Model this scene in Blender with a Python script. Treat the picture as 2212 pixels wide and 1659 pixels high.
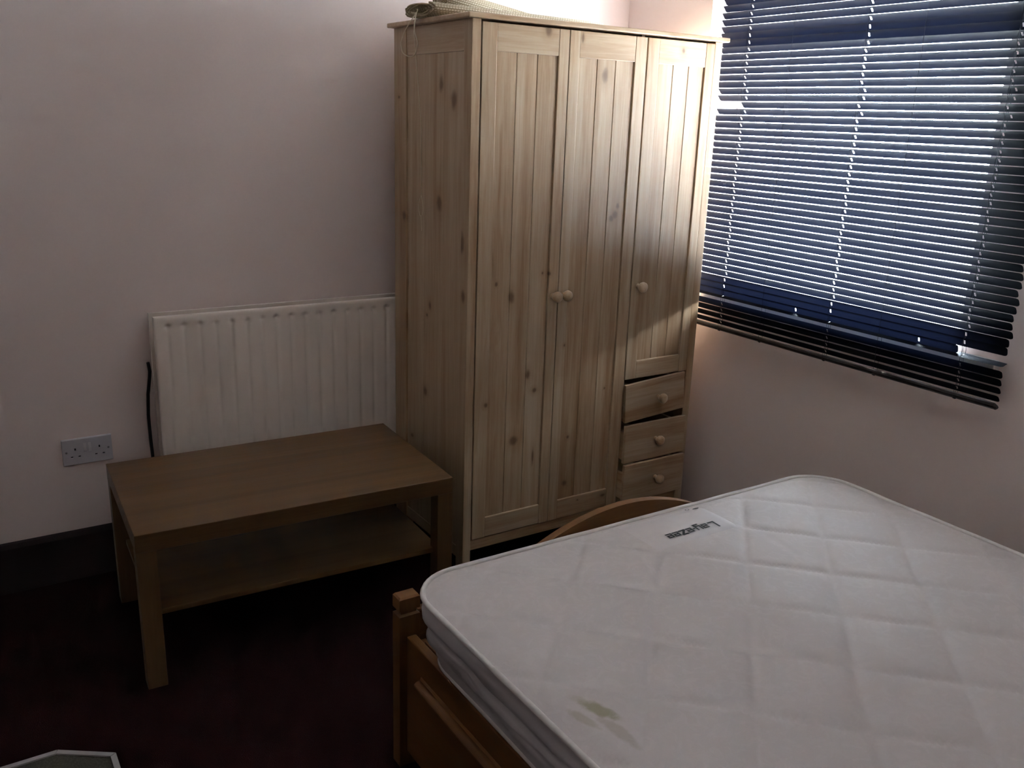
import bpy, bmesh, math, random
from mathutils import Vector, Matrix, noise as mnoise

random.seed(7)
for o in list(bpy.data.objects):
    bpy.data.objects.remove(o)
C = bpy.context.scene.collection
SC = bpy.context.scene

# ------------------------------------------------------------------ camera
F_PX, YAW, PITCH, ROLL = 1944.9, 0.57971, -0.28829, 0.03398
CAM = Vector((-1.3683, -2.3561, 1.4976))
fwd = Vector((math.sin(YAW)*math.cos(PITCH), math.cos(YAW)*math.cos(PITCH), math.sin(PITCH)))
r0 = Vector((math.cos(YAW), -math.sin(YAW), 0)); u0 = r0.cross(fwd)
rt = r0*math.cos(ROLL) + u0*math.sin(ROLL); up = -r0*math.sin(ROLL) + u0*math.cos(ROLL)
cd = bpy.data.cameras.new('camera'); cam = bpy.data.objects.new('camera', cd); C.objects.link(cam)
cd.sensor_fit = 'HORIZONTAL'; cd.sensor_width = 36.0; cd.lens = F_PX/2212*36.0; cd.clip_start = 0.02
m = Matrix((rt, up, -fwd)).transposed().to_4x4(); m.translation = CAM
cam.matrix_world = m
SC.camera = cam

# ------------------------------------------------------------------ sky, light, exposure
W = bpy.data.worlds.new('sky'); SC.world = W; W.use_nodes = True
bg = W.node_tree.nodes['Background']
bg.inputs['Color'].default_value = (0.78, 0.88, 0.98, 1)
bg.inputs['Strength'].default_value = 12.0
pl = bpy.data.lights.new('window_portal', 'AREA'); pl.shape = 'RECTANGLE'; pl.size = 1.25; pl.size_y = 1.25
pl.cycles.is_portal = True
po = bpy.data.objects.new('window_portal', pl); C.objects.link(po)
po.location = (1.40, -0.383, 1.50); po.rotation_euler = (0, math.radians(90), 0)
SC.view_settings.view_transform = 'Standard'; SC.view_settings.look = 'None'
SC.view_settings.gamma = 1.0; SC.view_settings.use_curve_mapping = False
SC.view_settings.exposure = 3.25

# ------------------------------------------------------------------ helpers
def lin(r, g, b):
    f = lambda c: (c/255/12.92) if c/255 <= 0.04045 else ((c/255+0.055)/1.055)**2.4
    return (f(r), f(g), f(b), 1)
def empty(name, loc=(0, 0, 0), rz=0, label=None, cat=None, group=None):
    o = bpy.data.objects.new(name, None); C.objects.link(o); o.location = loc; o.rotation_euler = (0, 0, rz)
    o.empty_display_size = 0.05
    tag(o, label, cat, group); return o
def tag(o, label=None, cat=None, group=None, kind=None):
    if label: o['label'] = label
    if cat: o['category'] = cat
    if group: o['group'] = group
    if kind: o['kind'] = kind
    return o
def mesh_obj(name, me, mat, parent=None, loc=(0, 0, 0), rot=(0, 0, 0), label=None):
    o = bpy.data.objects.new(name, me); C.objects.link(o)
    if mat and not me.materials: me.materials.append(mat)
    o.location = loc; o.rotation_euler = rot
    if parent: o.parent = parent
    if label: o['label'] = label
    return o
def fin(bm, name, smooth=False):
    bmesh.ops.recalc_face_normals(bm, faces=bm.faces)
    me = bpy.data.meshes.new(name); bm.to_mesh(me); bm.free()
    if smooth:
        for p in me.polygons: p.use_smooth = True
    return me
def add_box(bm, lo, hi, bev=0.0, seg=2):
    c = [(a+b)/2 for a, b in zip(lo, hi)]; s = [abs(b-a) for a, b in zip(lo, hi)]
    g = bmesh.ops.create_cube(bm, size=1.0, matrix=Matrix.Translation(c) @ Matrix.Diagonal((*s, 1)))
    if bev > 0:
        es = {e for v in g['verts'] for e in v.link_edges}
        bmesh.ops.bevel(bm, geom=list(es), offset=min(bev, min(s)*0.45), segments=seg, affect='EDGES', profile=0.5)
def box(name, lo, hi, mat, parent=None, bev=0.0, label=None, loc=(0, 0, 0), rot=(0, 0, 0)):
    bm = bmesh.new(); add_box(bm, lo, hi, bev)
    return mesh_obj(name, fin(bm, name), mat, parent, loc, rot, label)
def add_tube(bm, pts, r, n=8, closed=False, caps=True):
    pts = [Vector(p) for p in pts]; N = len(pts); rings = []
    prev = None
    for i, p in enumerate(pts):
        if closed: t = (pts[(i+1) % N] - pts[i-1]).normalized()
        else: t = (pts[min(i+1, N-1)] - pts[max(i-1, 0)]).normalized()
        if prev is None:
            a = Vector((0, 0, 1)) if abs(t.z) < 0.9 else Vector((1, 0, 0))
            nrm = (a - t*a.dot(t)).normalized()
        else:
            nrm = (prev - t*prev.dot(t)).normalized()
        prev = nrm; b = t.cross(nrm)
        rr = r[i] if isinstance(r, (list, tuple)) else r
        rings.append([bm.verts.new(p + (nrm*math.cos(k*2*math.pi/n) + b*math.sin(k*2*math.pi/n))*rr) for k in range(n)])
    for i in range(N if closed else N-1):
        A, B = rings[i], rings[(i+1) % N]
        for k in range(n):
            bm.faces.new((A[k], A[(k+1) % n], B[(k+1) % n], B[k]))
    if caps and not closed:
        bm.faces.new(rings[0][::-1]); bm.faces.new(rings[-1])
def tube(name, pts, r, mat, parent=None, n=8, closed=False, label=None):
    bm = bmesh.new(); add_tube(bm, pts, r, n, closed)
    return mesh_obj(name, fin(bm, name, True), mat, parent, label=label)
def add_lathe(bm, prof, origin, axis, n=20):
    axis = Vector(axis).normalized(); a = Vector((0, 0, 1)) if abs(axis.z) < 0.9 else Vector((1, 0, 0))
    e1 = axis.cross(a).normalized(); e2 = axis.cross(e1); o = Vector(origin)
    rings = [[bm.verts.new(o + axis*h + (e1*math.cos(2*math.pi*k/n) + e2*math.sin(2*math.pi*k/n))*max(r, 1e-5)) for k in range(n)] for r, h in prof]
    for A, B in zip(rings, rings[1:]):
        for k in range(n): bm.faces.new((A[k], A[(k+1) % n], B[(k+1) % n], B[k]))
    bm.faces.new(rings[0][::-1]); bm.faces.new(rings[-1])
def add_prism(bm, poly, axis, a, b):
    """poly of 2-D points extruded along axis (0,1,2) from a to b"""
    def P(p, t):
        q = list(p); q.insert(axis, t); return q
    A = [bm.verts.new(P(p, a)) for p in poly]; B = [bm.verts.new(P(p, b)) for p in poly]
    bm.faces.new(A); bm.faces.new(B[::-1]); n = len(poly)
    for i in range(n): bm.faces.new((A[i], A[(i+1) % n], B[(i+1) % n], B[i]))
def prism(name, poly, axis, a, b, mat, parent=None, smooth=False, label=None, loc=(0, 0, 0), rot=(0, 0, 0)):
    bm = bmesh.new(); add_prism(bm, poly, axis, a, b)
    return mesh_obj(name, fin(bm, name, smooth), mat, parent, loc, rot, label)

# ------------------------------------------------------------------ materials
class NT:
    def __init__(s, name):
        s.m = bpy.data.materials.new(name); s.m.use_nodes = True; s.t = s.m.node_tree; s.N = s.t.nodes; s.L = s.t.links
        s.b = s.N['Principled BSDF']; s.out = s.N['Material Output']
    def n(s, typ, **kw):
        x = s.N.new(typ)
        for k, v in kw.items(): setattr(x, k, v)
        return x
    def set(s, sock, v):
        if hasattr(v, 'is_output'): s.L.new(v, sock)
        else: sock.default_value = v
    def math(s, op, a, b=0.0, clamp=False):
        x = s.n('ShaderNodeMath', operation=op); x.use_clamp = clamp; s.set(x.inputs[0], a); s.set(x.inputs[1], b); return x.outputs[0]
    def vm(s, op, a, b=(0, 0, 0)):
        x = s.n('ShaderNodeVectorMath', operation=op); s.set(x.inputs[0], a); s.set(x.inputs[1], b)
        return x.outputs['Value'] if op in ('LENGTH', 'DOT_PRODUCT', 'DISTANCE') else x.outputs[0]
    def noise(s, vec, scale, detail=3, rough=0.5, dist=0.0):
        x = s.n('ShaderNodeTexNoise'); s.set(x.inputs['Vector'], vec); x.inputs['Scale'].default_value = scale
        x.inputs['Detail'].default_value = detail; x.inputs['Roughness'].default_value = rough; x.inputs['Distortion'].default_value = dist
        return x.outputs['Fac']
    def ramp(s, fac, stops):
        x = s.n('ShaderNodeValToRGB'); s.set(x.inputs[0], fac)
        while len(x.color_ramp.elements) < len(stops): x.color_ramp.elements.new(0.5)
        for e, (p, c) in zip(x.color_ramp.elements, stops): e.position = p; e.color = c
        return x.outputs[0]
    def mix(s, fac, a, b, typ='MIX'):
        x = s.n('ShaderNodeMix', data_type='RGBA', blend_type=typ)
        s.set(x.inputs[0], fac); s.set(x.inputs[6], a); s.set(x.inputs[7], b); return x.outputs[2]
    def mr(s, v, a, b, c=0.0, d=1.0, smooth=True):
        x = s.n('ShaderNodeMapRange'); x.interpolation_type = 'SMOOTHSTEP' if smooth else 'LINEAR'
        s.set(x.inputs[0], v)
        for i, q in enumerate((a, b, c, d)): x.inputs[1+i].default_value = q
        return x.outputs[0]
    def obj(s): return s.n('ShaderNodeTexCoord').outputs['Object']
    def rnd(s): return s.n('ShaderNodeObjectInfo').outputs['Random']
    def bump(s, h, strength, dist=0.001):
        x = s.n('ShaderNodeBump'); s.set(x.inputs['Height'], h); x.inputs['Strength'].default_value = strength
        x.inputs['Distance'].default_value = dist; s.L.new(x.outputs[0], s.b.inputs['Normal'])
    def col(s, c): s.set(s.b.inputs['Base Color'], c)
    def rough(s, v): s.set(s.b.inputs['Roughness'], v)

def plain(name, col, rough=0.5, metal=0.0, var=0.0, scale=8.0, bump=0.0, bscale=200.0):
    t = NT(name); t.b.inputs['Metallic'].default_value = metal; t.rough(rough)
    if var > 0:
        f = t.noise(t.obj(), scale, 4)
        d = tuple(max(0, c*(1-var)) for c in col[:3])+(1,); e = tuple(min(1, c*(1+var)) for c in col[:3])+(1,)
        t.col(t.ramp(f, [(0.3, d), (0.7, e)]))
    else: t.col(col)
    if bump > 0: t.bump(t.noise(t.obj(), bscale, 3), bump)
    return t.m

def wood(name, cols, axis, rough=0.45, knots=(), plane='xz', fine=1.0, knot_col=(0.11, 0.045, 0.018, 1), scale=1.0, contrast=0.72, hue=0.25, coat=0.0):
    """stretched-grain wood; knots = (a, b, half width, half height) in object coordinates of the given plane"""
    t = NT(name); oc = t.obj(); rv = t.rnd()
    comb = t.n('ShaderNodeCombineXYZ')
    for i, k in enumerate((13.7, 31.3, 7.9)): t.set(comb.inputs[i], t.math('MULTIPLY', rv, k))
    co = t.vm('ADD', oc, comb.outputs[0])
    # knots bend the grain around them
    kd = None
    wob = t.noise(oc, 30, 2)
    for (a, b, w, h) in knots:
        c = (a, 0, b) if plane == 'xz' else (0, a, b)
        s_ = (1/w, 0, 1/h) if plane == 'xz' else (0, 1/w, 1/h)
        l = t.vm('LENGTH', t.vm('MULTIPLY', t.vm('SUBTRACT', oc, c), s_))
        kd = l if kd is None else t.math('MINIMUM', kd, l)
    st = {'x': (0.05, 1, 1), 'y': (1, 0.05, 1), 'z': (1, 1, 0.05)}[axis]
    g = t.vm('MULTIPLY', co, st)
    broad = t.noise(g, 14*scale, 3, 0.5, 0.8)
    lines = t.noise(g, 70*scale, 3, 0.6, 1.2)
    hair = t.noise(g, 260*scale*fine, 2, 0.7)
    v = t.math('ADD', t.math('MULTIPLY', broad, 0.55), t.math('MULTIPLY', lines, 0.35))
    v = t.math('ADD', v, t.math('MULTIPLY', hair, 0.10))
    k = 0.14*contrast
    v = t.math('ADD', v, t.math('MULTIPLY', t.math('SUBTRACT', rv, 0.5), hue*0.3))
    c = t.ramp(v, [(0.5-k*1.6, cols[0]), (0.5, cols[1]), (0.5+k*1.4, cols[2])])
    if kd is not None:
        kd = t.math('ADD', kd, t.math('MULTIPLY', t.math('SUBTRACT', wob, 0.5), 0.9))
        halo = t.mr(kd, 0.9, 3.2, 0.32, 0.0)
        c = t.mix(halo, c, cols[0])
        core = t.mr(kd, 0.35, 1.35, 0.74, 0.0)
        c = t.mix(core, c, knot_col)
    t.col(c)
    t.rough(t.mr(lines, 0.3, 0.7, rough-0.06, rough+0.06))
    t.bump(t.math('ADD', lines, t.math('MULTIPLY', hair, 0.5)), 0.12, 0.0006)
    if coat: t.b.inputs['Coat Weight'].default_value = coat; t.b.inputs['Coat Roughness'].default_value = 0.25
    return t.m

FK = [(0.163,0.948,0.012,0.022),(0.303,1.017,0.006,0.007),(0.28,1.019,0.004,0.005),(0.563,1.197,0.011,0.013),(0.548,1.185,0.01,0.011),(0.572,1.225,0.007,0.01),
      (0.267,0.627,0.009,0.009),(0.191,0.462,0.016,0.018),(0.271,0.39,0.005,0.032),(0.416,0.437,0.006,0.007),(0.379,0.771,0.006,0.006),(0.412,0.265,0.012,0.012),
      (0.075,0.605,0.008,0.009),(0.238,0.685,0.010,0.016),(0.106,0.995,0.005,0.007),(0.566,0.594,0.005,0.005),(0.488,1.630,0.012,0.022)]
FH = [(0.262,1.747,0.012,0.018),(0.805,1.724,0.009,0.011),(0.901,0.373,0.009,0.012),(0.584,0.185,0.012,0.007),(0.949,0.366,0.004,0.006),(0.47,0.19,0.004,0.003),(0.390,1.735,0.005,0.016)]
SK = [(0.111,1.541,0.018,0.028),(0.436,1.166,0.015,0.016),(0.257,0.889,0.011,0.015),(0.287,0.583,0.014,0.016),(0.027,0.961,0.011,0.020),(0.038,1.124,0.012,0.036),
      (0.386,0.39,0.011,0.008),(0.473,1.548,0.008,0.005),(0.191,1.588,0.014,0.026),(0.199,1.227,0.018,0.026),(0.277,0.852,0.007,0.006)]
PINE = [(0.35, 0.190, 0.090, 1), (0.488, 0.328, 0.198, 1), (0.572, 0.418, 0.280, 1)]
OAK = [(0.104, 0.050, 0.019, 1), (0.145, 0.074, 0.030, 1), (0.175, 0.096, 0.042, 1)]
BEDW = [(0.140, 0.052, 0.014, 1), (0.200, 0.082, 0.023, 1), (0.245, 0.112, 0.035, 1)]
M = {}
M['pine_door'] = wood('pine_door', PINE, 'z', 0.36, FK, 'xz', coat=0.12)
M['pine_rail'] = wood('pine_rail', PINE, 'x', 0.36, FH, 'xz', coat=0.12)
M['pine_side'] = wood('pine_side', PINE, 'z', 0.36, SK, 'yz', coat=0.12)
M['pine_side_rail'] = wood('pine_side_rail', PINE, 'y', 0.36, coat=0.12)
M['pine_post'] = wood('pine_post', PINE, 'z', 0.36, coat=0.12)
M['pine_top'] = wood('pine_top', PINE, 'x', 0.36, coat=0.12)
M['pine_knob'] = wood('pine_knob', PINE, 'y', 0.36, coat=0.12)
M['oak_foil'] = wood('oak_foil', OAK, 'x', 0.38, fine=1.3, hue=0.05)
M['oak_foil_leg'] = wood('oak_foil_leg', OAK, 'z', 0.38, fine=1.3, hue=0.05)
M['bed_wood_x'] = wood('bed_wood_x', BEDW, 'x', 0.40, hue=0.05)
M['bed_wood_y'] = wood('bed_wood_y', BEDW, 'y', 0.40, hue=0.05)
M['bed_wood_z'] = wood('bed_wood_z', BEDW, 'z', 0.40, hue=0.05)
M['wall'] = plain('wall_paint', (0.84, 0.69, 0.635, 1), 0.75, bump=0.12, bscale=160)
M['ceiling'] = plain('ceiling_paint', (0.84, 0.80, 0.78, 1), 0.8, bump=0.1)
M['skirting'] = plain('skirting_paint', (0.018, 0.0055, 0.0065, 1), 0.8, var=0.2)
M['white_gloss'] = plain('white_gloss', (0.82, 0.82, 0.82, 1), 0.3)
M['radiator'] = plain('radiator_enamel', (0.86, 0.735, 0.645, 1), 0.35, var=0.02, scale=5)
M['plastic_white'] = plain('plastic_white', (0.57, 0.52, 0.535, 1), 0.4)
M['plastic_rocker'] = plain('plastic_rocker', (0.66, 0.60, 0.60, 1), 0.35)
M['slot_shade'] = plain('slot_shade_dark', (0.020, 0.017, 0.017, 1), 0.6)  # near-black colour carries the shade inside the socket slots
M['screw'] = plain('screw_steel', (0.25, 0.24, 0.24, 1), 0.4, 0.8)
M['black_rubber'] = plain('black_rubber', (0.008, 0.008, 0.009, 1), 0.5)
M['blind_rail'] = plain('blind_rail', (0.016, 0.012, 0.012, 1), 0.4, var=0.3, scale=30)
M['cord_dark'] = plain('cord_dark', (0.012, 0.014, 0.022, 1), 0.8)
M['string'] = plain('string_cream', (0.72, 0.62, 0.45, 1), 0.8)
M['piping'] = plain('piping_cloth', (0.74, 0.68, 0.64, 1), 0.7, var=0.05, scale=60, bump=0.2, bscale=500)
M['ink'] = plain('print_ink', (0.012, 0.010, 0.012, 1), 0.6)
M['rim'] = plain('rim_white', (0.40, 0.37, 0.36, 1), 0.45, var=0.06, scale=40)
M['interior'] = plain('unfinished_pine', (0.50, 0.355, 0.225, 1), 0.7, var=0.08)
M['ground'] = plain('paving', (0.42, 0.41, 0.39, 1), 0.9, var=0.15, scale=3)

# carpet
t = NT('carpet'); oc = t.obj(); f = t.noise(oc, 420, 3, 0.7); g = t.noise(oc, 3, 3)
t.col(t.mix(t.mr(g, 0.3, 0.7, 0, 1), t.ramp(f, [(0.3, (0.011, 0.0028, 0.0032, 1)), (0.7, (0.022, 0.0055, 0.006, 1))]), t.ramp(f, [(0.3, (0.014, 0.0034, 0.004, 1)), (0.7, (0.027, 0.0065, 0.007, 1))])))
t.rough(0.95); t.b.inputs['Specular IOR Level'].default_value = 0.05; t.bump(f, 0.6, 0.004); M['carpet'] = t.m

# blind slat: thin dark blue lacquered strip
t = NT('slat_lacquer'); t.col((0.0050, 0.0064, 0.0130, 1)); t.rough(0.55); t.b.inputs['Specular IOR Level'].default_value = 0.12
tr = t.n('ShaderNodeBsdfTranslucent'); tr.inputs['Color'].default_value = (0.00028, 0.0004, 0.0010, 1)  # weak translucency added to stand in for bloom glow on the slats
ad = t.n('ShaderNodeAddShader'); t.L.new(t.b.outputs[0], ad.inputs[0]); t.L.new(tr.outputs[0], ad.inputs[1]); t.L.new(ad.outputs[0], t.out.inputs[0])
M['slat'] = t.m

# window glass
t = NT('window_glass'); tp = t.n('ShaderNodeBsdfTransparent'); tp.inputs[0].default_value = (0.93, 0.96, 0.97, 1)
gl = t.n('ShaderNodeBsdfGlossy'); gl.inputs['Roughness'].default_value = 0.02
mx = t.n('ShaderNodeMixShader'); mx.inputs[0].default_value = 0.05
t.L.new(tp.outputs[0], mx.inputs[1]); t.L.new(gl.outputs[0], mx.inputs[2]); t.L.new(mx.outputs[0], t.out.inputs[0])
M['glass'] = t.m

# mattress damask (object coordinates = room coordinates), with its stains
t = NT('damask'); oc = t.obj()
sc_ = t.vm('MULTIPLY', oc, (1, 1, 0))
fl = t.noise(sc_, 26, 2, 0.4, 2.2)
flm = t.mr(fl, 0.52, 0.60)
base = t.mix(t.math('MULTIPLY', flm, 0.5), (0.62, 0.555, 0.535, 1), (0.65, 0.58, 0.56, 1))
big = t.noise(sc_, 2.2, 3)
base = t.mix(t.mr(big, 0.35, 0.65, 0.0, 0.55), base, (0.645, 0.568, 0.545, 1))
edge = t.math('MULTIPLY', t.math('SUBTRACT', t.noise(sc_, 55, 3), 0.5), 1.1)
def stain(cx, cy, ang, w, h, col, amt, base):
    rm = t.n('ShaderNodeMapping'); rm.vector_type = 'TEXTURE'
    t.L.new(sc_, rm.inputs[0]); rm.inputs['Location'].default_value = (cx, cy, 0); rm.inputs['Rotation'].default_value = (0, 0, ang); rm.inputs['Scale'].default_value = (w, h, 1)
    l = t.math('ADD', t.vm('LENGTH', rm.outputs[0]), edge)
    return t.mix(t.mr(l, 0.6, 1.25, amt, 0.0), base, col)
base = stain(-0.512, -1.352, math.radians(-70), 0.040, 0.014, (0.34, 0.30, 0.17, 1), 0.85, base)
base = stain(-0.519, -1.415, math.radians(-82), 0.045, 0.013, (0.42, 0.36, 0.29, 1), 0.55, base)
base = stain(-0.549, -1.358, math.radians(-78), 0.034, 0.009, (0.44, 0.38, 0.28, 1), 0.6, base)
base = stain(-0.525, -1.310, math.radians(-60), 0.018, 0.010, (0.5, 0.45, 0.36, 1), 0.5, base)
base = stain(-0.557, -1.055, math.radians(-80), 0.017, 0.013, (0.55, 0.51, 0.49, 1), 0.5, base)
base = stain(-0.43, -1.385, math.radians(-40), 0.03, 0.02, (0.60, 0.56, 0.54, 1), 0.4, base)
t.col(base); t.rough(t.mr(fl, 0.45, 0.62, 0.62, 0.46))
t.bump(t.math('ADD', t.math('MULTIPLY', flm, 0.5), t.math('MULTIPLY', t.noise(sc_, 900, 2), 0.25)), 0.25, 0.0008)
M['damask'] = t.m
t = NT('border_satin'); oc = t.obj()
t.col(t.ramp(t.noise(oc, 7, 3), [(0.3, (0.600, 0.560, 0.560, 1)), (0.7, (0.625, 0.580, 0.575, 1))])); t.rough(0.36); t.bump(t.noise(oc, 60, 3), 0.15, 0.002)
M['border'] = t.m
M['satin'] = plain('label_satin', (0.635, 0.57, 0.56, 1), 0.38, var=0.03, scale=30)

# woven matting with an open grid weave, in coordinates along the roll
t = NT('mat_weave'); uv = t.n('ShaderNodeTexCoord').outputs['UV']
ck = t.n('ShaderNodeTexBrick'); t.L.new(uv, ck.inputs['Vector']); ck.inputs['Scale'].default_value = 1.0
ck.offset = 0.5; ck.inputs['Brick Width'].default_value = 0.0105; ck.inputs['Row Height'].default_value = 0.0060; ck.inputs['Mortar Size'].default_value = 0.0012
ck.inputs['Color1'].default_value = (0.72, 0.62, 0.46, 1); ck.inputs['Color2'].default_value = (0.66, 0.56, 0.41, 1); ck.inputs['Mortar'].default_value = (0.30, 0.22, 0.13, 1)
t.col(ck.outputs[0]); t.rough(0.8); t.bump(ck.outputs[1], -0.6, 0.002); M['mat'] = t.m

# octagonal panel inside
t = NT('speckled_glass'); oc = t.obj(); v = t.noise(oc, 300, 4, 0.7)
t.col(t.ramp(v, [(0.35, (0.030, 0.027, 0.016, 1)), (0.55, (0.055, 0.052, 0.036, 1)), (0.75, (0.14, 0.135, 0.11, 1))])); t.rough(0.5); M['speckle'] = t.m

# ------------------------------------------------------------------ the room
YB, XR = 0.6332, 1.0839          # back wall, window wall
XL, YF, ZC = -2.45, -3.05, 2.42
WY0, WY1, WZ0, WZ1 = -0.940, 0.169, 0.893, 2.12
TH = 0.27
def st(o): o['kind'] = 'structure'; return o
st(box('floor', (XL-0.1, YF-0.1, -0.1), (XR+TH, YB+0.15, 0.0), M['carpet']))
st(box('ceiling', (XL-0.1, YF-0.1, ZC), (XR+TH, YB+0.15, ZC+0.12), M['ceiling']))
st(box('wall_back', (XL-0.1, YB, 0.0), (XR+TH, YB+0.15, ZC), M['wall']))
st(box('wall_left', (XL-0.12, YF-0.1, 0.0), (XL, YB, ZC), M['wall']))
st(box('wall_front', (XL, YF-0.12, 0.0), (XR+TH, YF, ZC), M['wall']))
bm = bmesh.new()
add_box(bm, (XR, YF, 0), (XR+TH, YB, WZ0)); add_box(bm, (XR, YF, WZ1), (XR+TH, YB, ZC))
add_box(bm, (XR, YF, WZ0), (XR+TH, WY0, WZ1)); add_box(bm, (XR, WY1, WZ0), (XR+TH, YB, WZ1))
st(mesh_obj('wall_right', fin(bm, 'wall_right'), M['wall']))
def skirt(name, poly, axis, a, b): return st(prism(name, poly, axis, a, b, M['skirting']))
skirt('baseboard_back', [(YB, 0), (YB-0.018, 0), (YB-0.018, 0.150), (YB-0.010, 0.163), (YB, 0.1664)], 0, XL, XR)
skirt('baseboard_left', [(XL, 0), (XL+0.018, 0), (XL+0.018, 0.150), (XL+0.010, 0.163), (XL, 0.1664)], 1, YF, YB-0.018)
skirt('baseboard_front', [(YF, 0), (YF+0.018, 0), (YF+0.018, 0.150), (YF+0.010, 0.163), (YF, 0.1664)], 0, XL+0.018, XR-0.018)
# window: white frame, glazing bars, two panes, sill board
win = st(empty('window_1', (XR+0.20, (WY0+WY1)/2, WZ0)))
wx0, wx1 = -0.03, 0.03; hw = (WY1-WY0)/2; hz = WZ1-WZ0
bm = bmesh.new()
add_box(bm, (wx0, -hw, 0), (wx1, hw, 0.075), 0.004); add_box(bm, (wx0, -hw, hz-0.022), (wx1, hw, hz), 0.006)
add_box(bm, (wx0, -hw, 0.07), (wx1, -hw+0.022, hz-0.02), 0.004); add_box(bm, (wx0, hw-0.034, 0.07), (wx1, hw, hz-0.02), 0.004)
mesh_obj('window_frame', fin(bm, 'window_frame'), M['white_gloss'], win)
box('pane', (-0.004, -hw+0.02, 0.07), (0.004, hw-0.02, hz-0.02), M['glass'], win)
sill = st(box('trim_1', (XR-0.026, WY0-0.13, 0.864), (XR+0.17, WY1+0.06, 0.894), M['white_gloss'], None, 0.003))
st(box('ground', (XR+TH, -14, -0.35), (30, 14, -0.30), M['ground']))

# ------------------------------------------------------------------ venetian blind
BX, BY0, BY1 = 1.040, 0.070, -1.110
blind = empty('venetian_blind', (BX, (BY0+BY1)/2, 0.778), 0, 'dark navy venetian blind of thin slats covering the window', 'window blind')
LEN = BY0-BY1; PIT = 0.0224
def slat_mesh(length, shift=0.0):
    hwid, r = 0.0130, 0.007
    S = [-0.0130, -0.0112, -0.0085, -0.0055, 0.0, 0.0055, 0.0085, 0.0112, 0.0130]
    holes = [-0.06-(BY0+BY1)/2, -0.53-(BY0+BY1)/2, -0.987-(BY0+BY1)/2]
    ya, yb = -LEN/2, LEN/2 - (LEN-length)
    ys = [ya, ya+0.012]
    cuts = []
    for h in sorted(holes):
        if ya+0.02 < h < yb-0.02: cuts += [h-0.0024, h+0.0024]
    ys += cuts
    ys += [ya+(yb-ya)*k/8 for k in range(1, 8)] + [yb-0.012, yb]
    ys = sorted(ys)
    bm = bmesh.new(); grid = []
    for y in ys:
        row = []
        for s in S:
            e = max(0.0, abs(s)-(hwid-r)); off = r-math.sqrt(max(0.0, r*r-e*e))
            yy = y+off if y == ya else (y-off if y == yb else y)
            row.append(bm.verts.new((s, yy, 0.0017*(1-(s/hwid)**2))))
        grid.append(row)
    for i in range(len(ys)-1):
        mid = (ys[i]+ys[i+1])/2
        for j in range(len(S)-1):
            if any(abs(mid-h) < 0.0023 for h in holes) and j in (3, 4): continue
            bm.faces.new((grid[i][j], grid[i][j+1], grid[i+1][j+1], grid[i+1][j]))
    return fin(bm, 'slat', True)
me_slat = slat_mesh(LEN); me_short = slat_mesh(LEN-0.128)
me_slat.materials.append(M['slat']); me_short.materials.append(M['slat'])
NSL = 59
TILT = [(0.90, 64), (1.0, 62), (1.1, 59.5), (1.3, 54), (1.55, 47.5), (1.70, 48), (1.85, 50), (2.2, 50)]
def tilt_at(z):
    for (a, p), (b, q) in zip(TILT, TILT[1:]):
        if z <= b: return p+(q-p)*max(0.0, (z-a)/(b-a))
    return TILT[-1][1]
rs = random.Random(3)
k_short = round((1.554-0.778)/PIT)
for k in range(1, NSL+1):
    z = PIT*k
    a = math.radians(tilt_at(z+0.778) + rs.uniform(-1.2, 1.2)); dy = rs.uniform(-0.004, 0.004)
    me = me_slat
    if k == 5: a = math.radians(-16); z += 0.006
    if k == 6: a = math.radians(74); dy = 0.140; z -= 0.002            # slipped sideways
    if k in (7, 8): a = math.radians(74); z -= 0.0016 if k == 7 else 0.001
    if k < 5: a = math.radians((0, 52, 55, 60, 66)[k])
    if k == k_short: me = me_short
    if k in (44, 45): a = math.radians(62)
    if k_short+1 <= k <= k_short+2 or k == k_short-1: dy = -0.014
    mesh_obj('slat', me, M['slat'], blind, (0, dy if k != k_short else 0, z), (rs.uniform(-0.0006, 0.0006), a, 0))
# bottom rail (half round) with button plugs
bm = bmesh.new()
prof = [(-0.012, 0.005), (-0.008, 0.0065), (0.008, 0.0065), (0.012, 0.005), (0.0125, 0.001), (0.010, -0.005), (0.004, -0.0075), (-0.004, -0.0075), (-0.010, -0.005), (-0.0125, 0.001)]
A = [[bm.verts.new((p[0]*q, y, p[1]*q)) for p in prof] for y, q in ((-LEN/2, 0.55), (-LEN/2+0.006, 1.0), (LEN/2-0.006, 1.0), (LEN/2, 0.55))]
for R1, R2 in zip(A, A[1:]):
    for i in range(len(prof)): bm.faces.new((R1[i], R1[(i+1) % len(prof)], R2[(i+1) % len(prof)], R2[i]))
bm.faces.new(A[0]); bm.faces.new(A[-1][::-1])
br = mesh_obj('bottom_rail', fin(bm, 'bottom_rail'), M['blind_rail'], blind, rot=(0, math.radians(40), 0))
LAD = [-0.06, -0.255, -0.53, -0.72, -0.987]
for y in LAD:
    bm = bmesh.new(); add_lathe(bm, [(0.006, -0.002), (0.007, 0.0), (0.005, 0.004), (0.001, 0.0045)], (0, y-(BY0+BY1)/2, -0.006), (0, 0, -1), 10)
    mesh_obj('button', fin(bm, 'button', True), M['blind_rail'], br)
TOPZ = PIT*(NSL+1)
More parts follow.
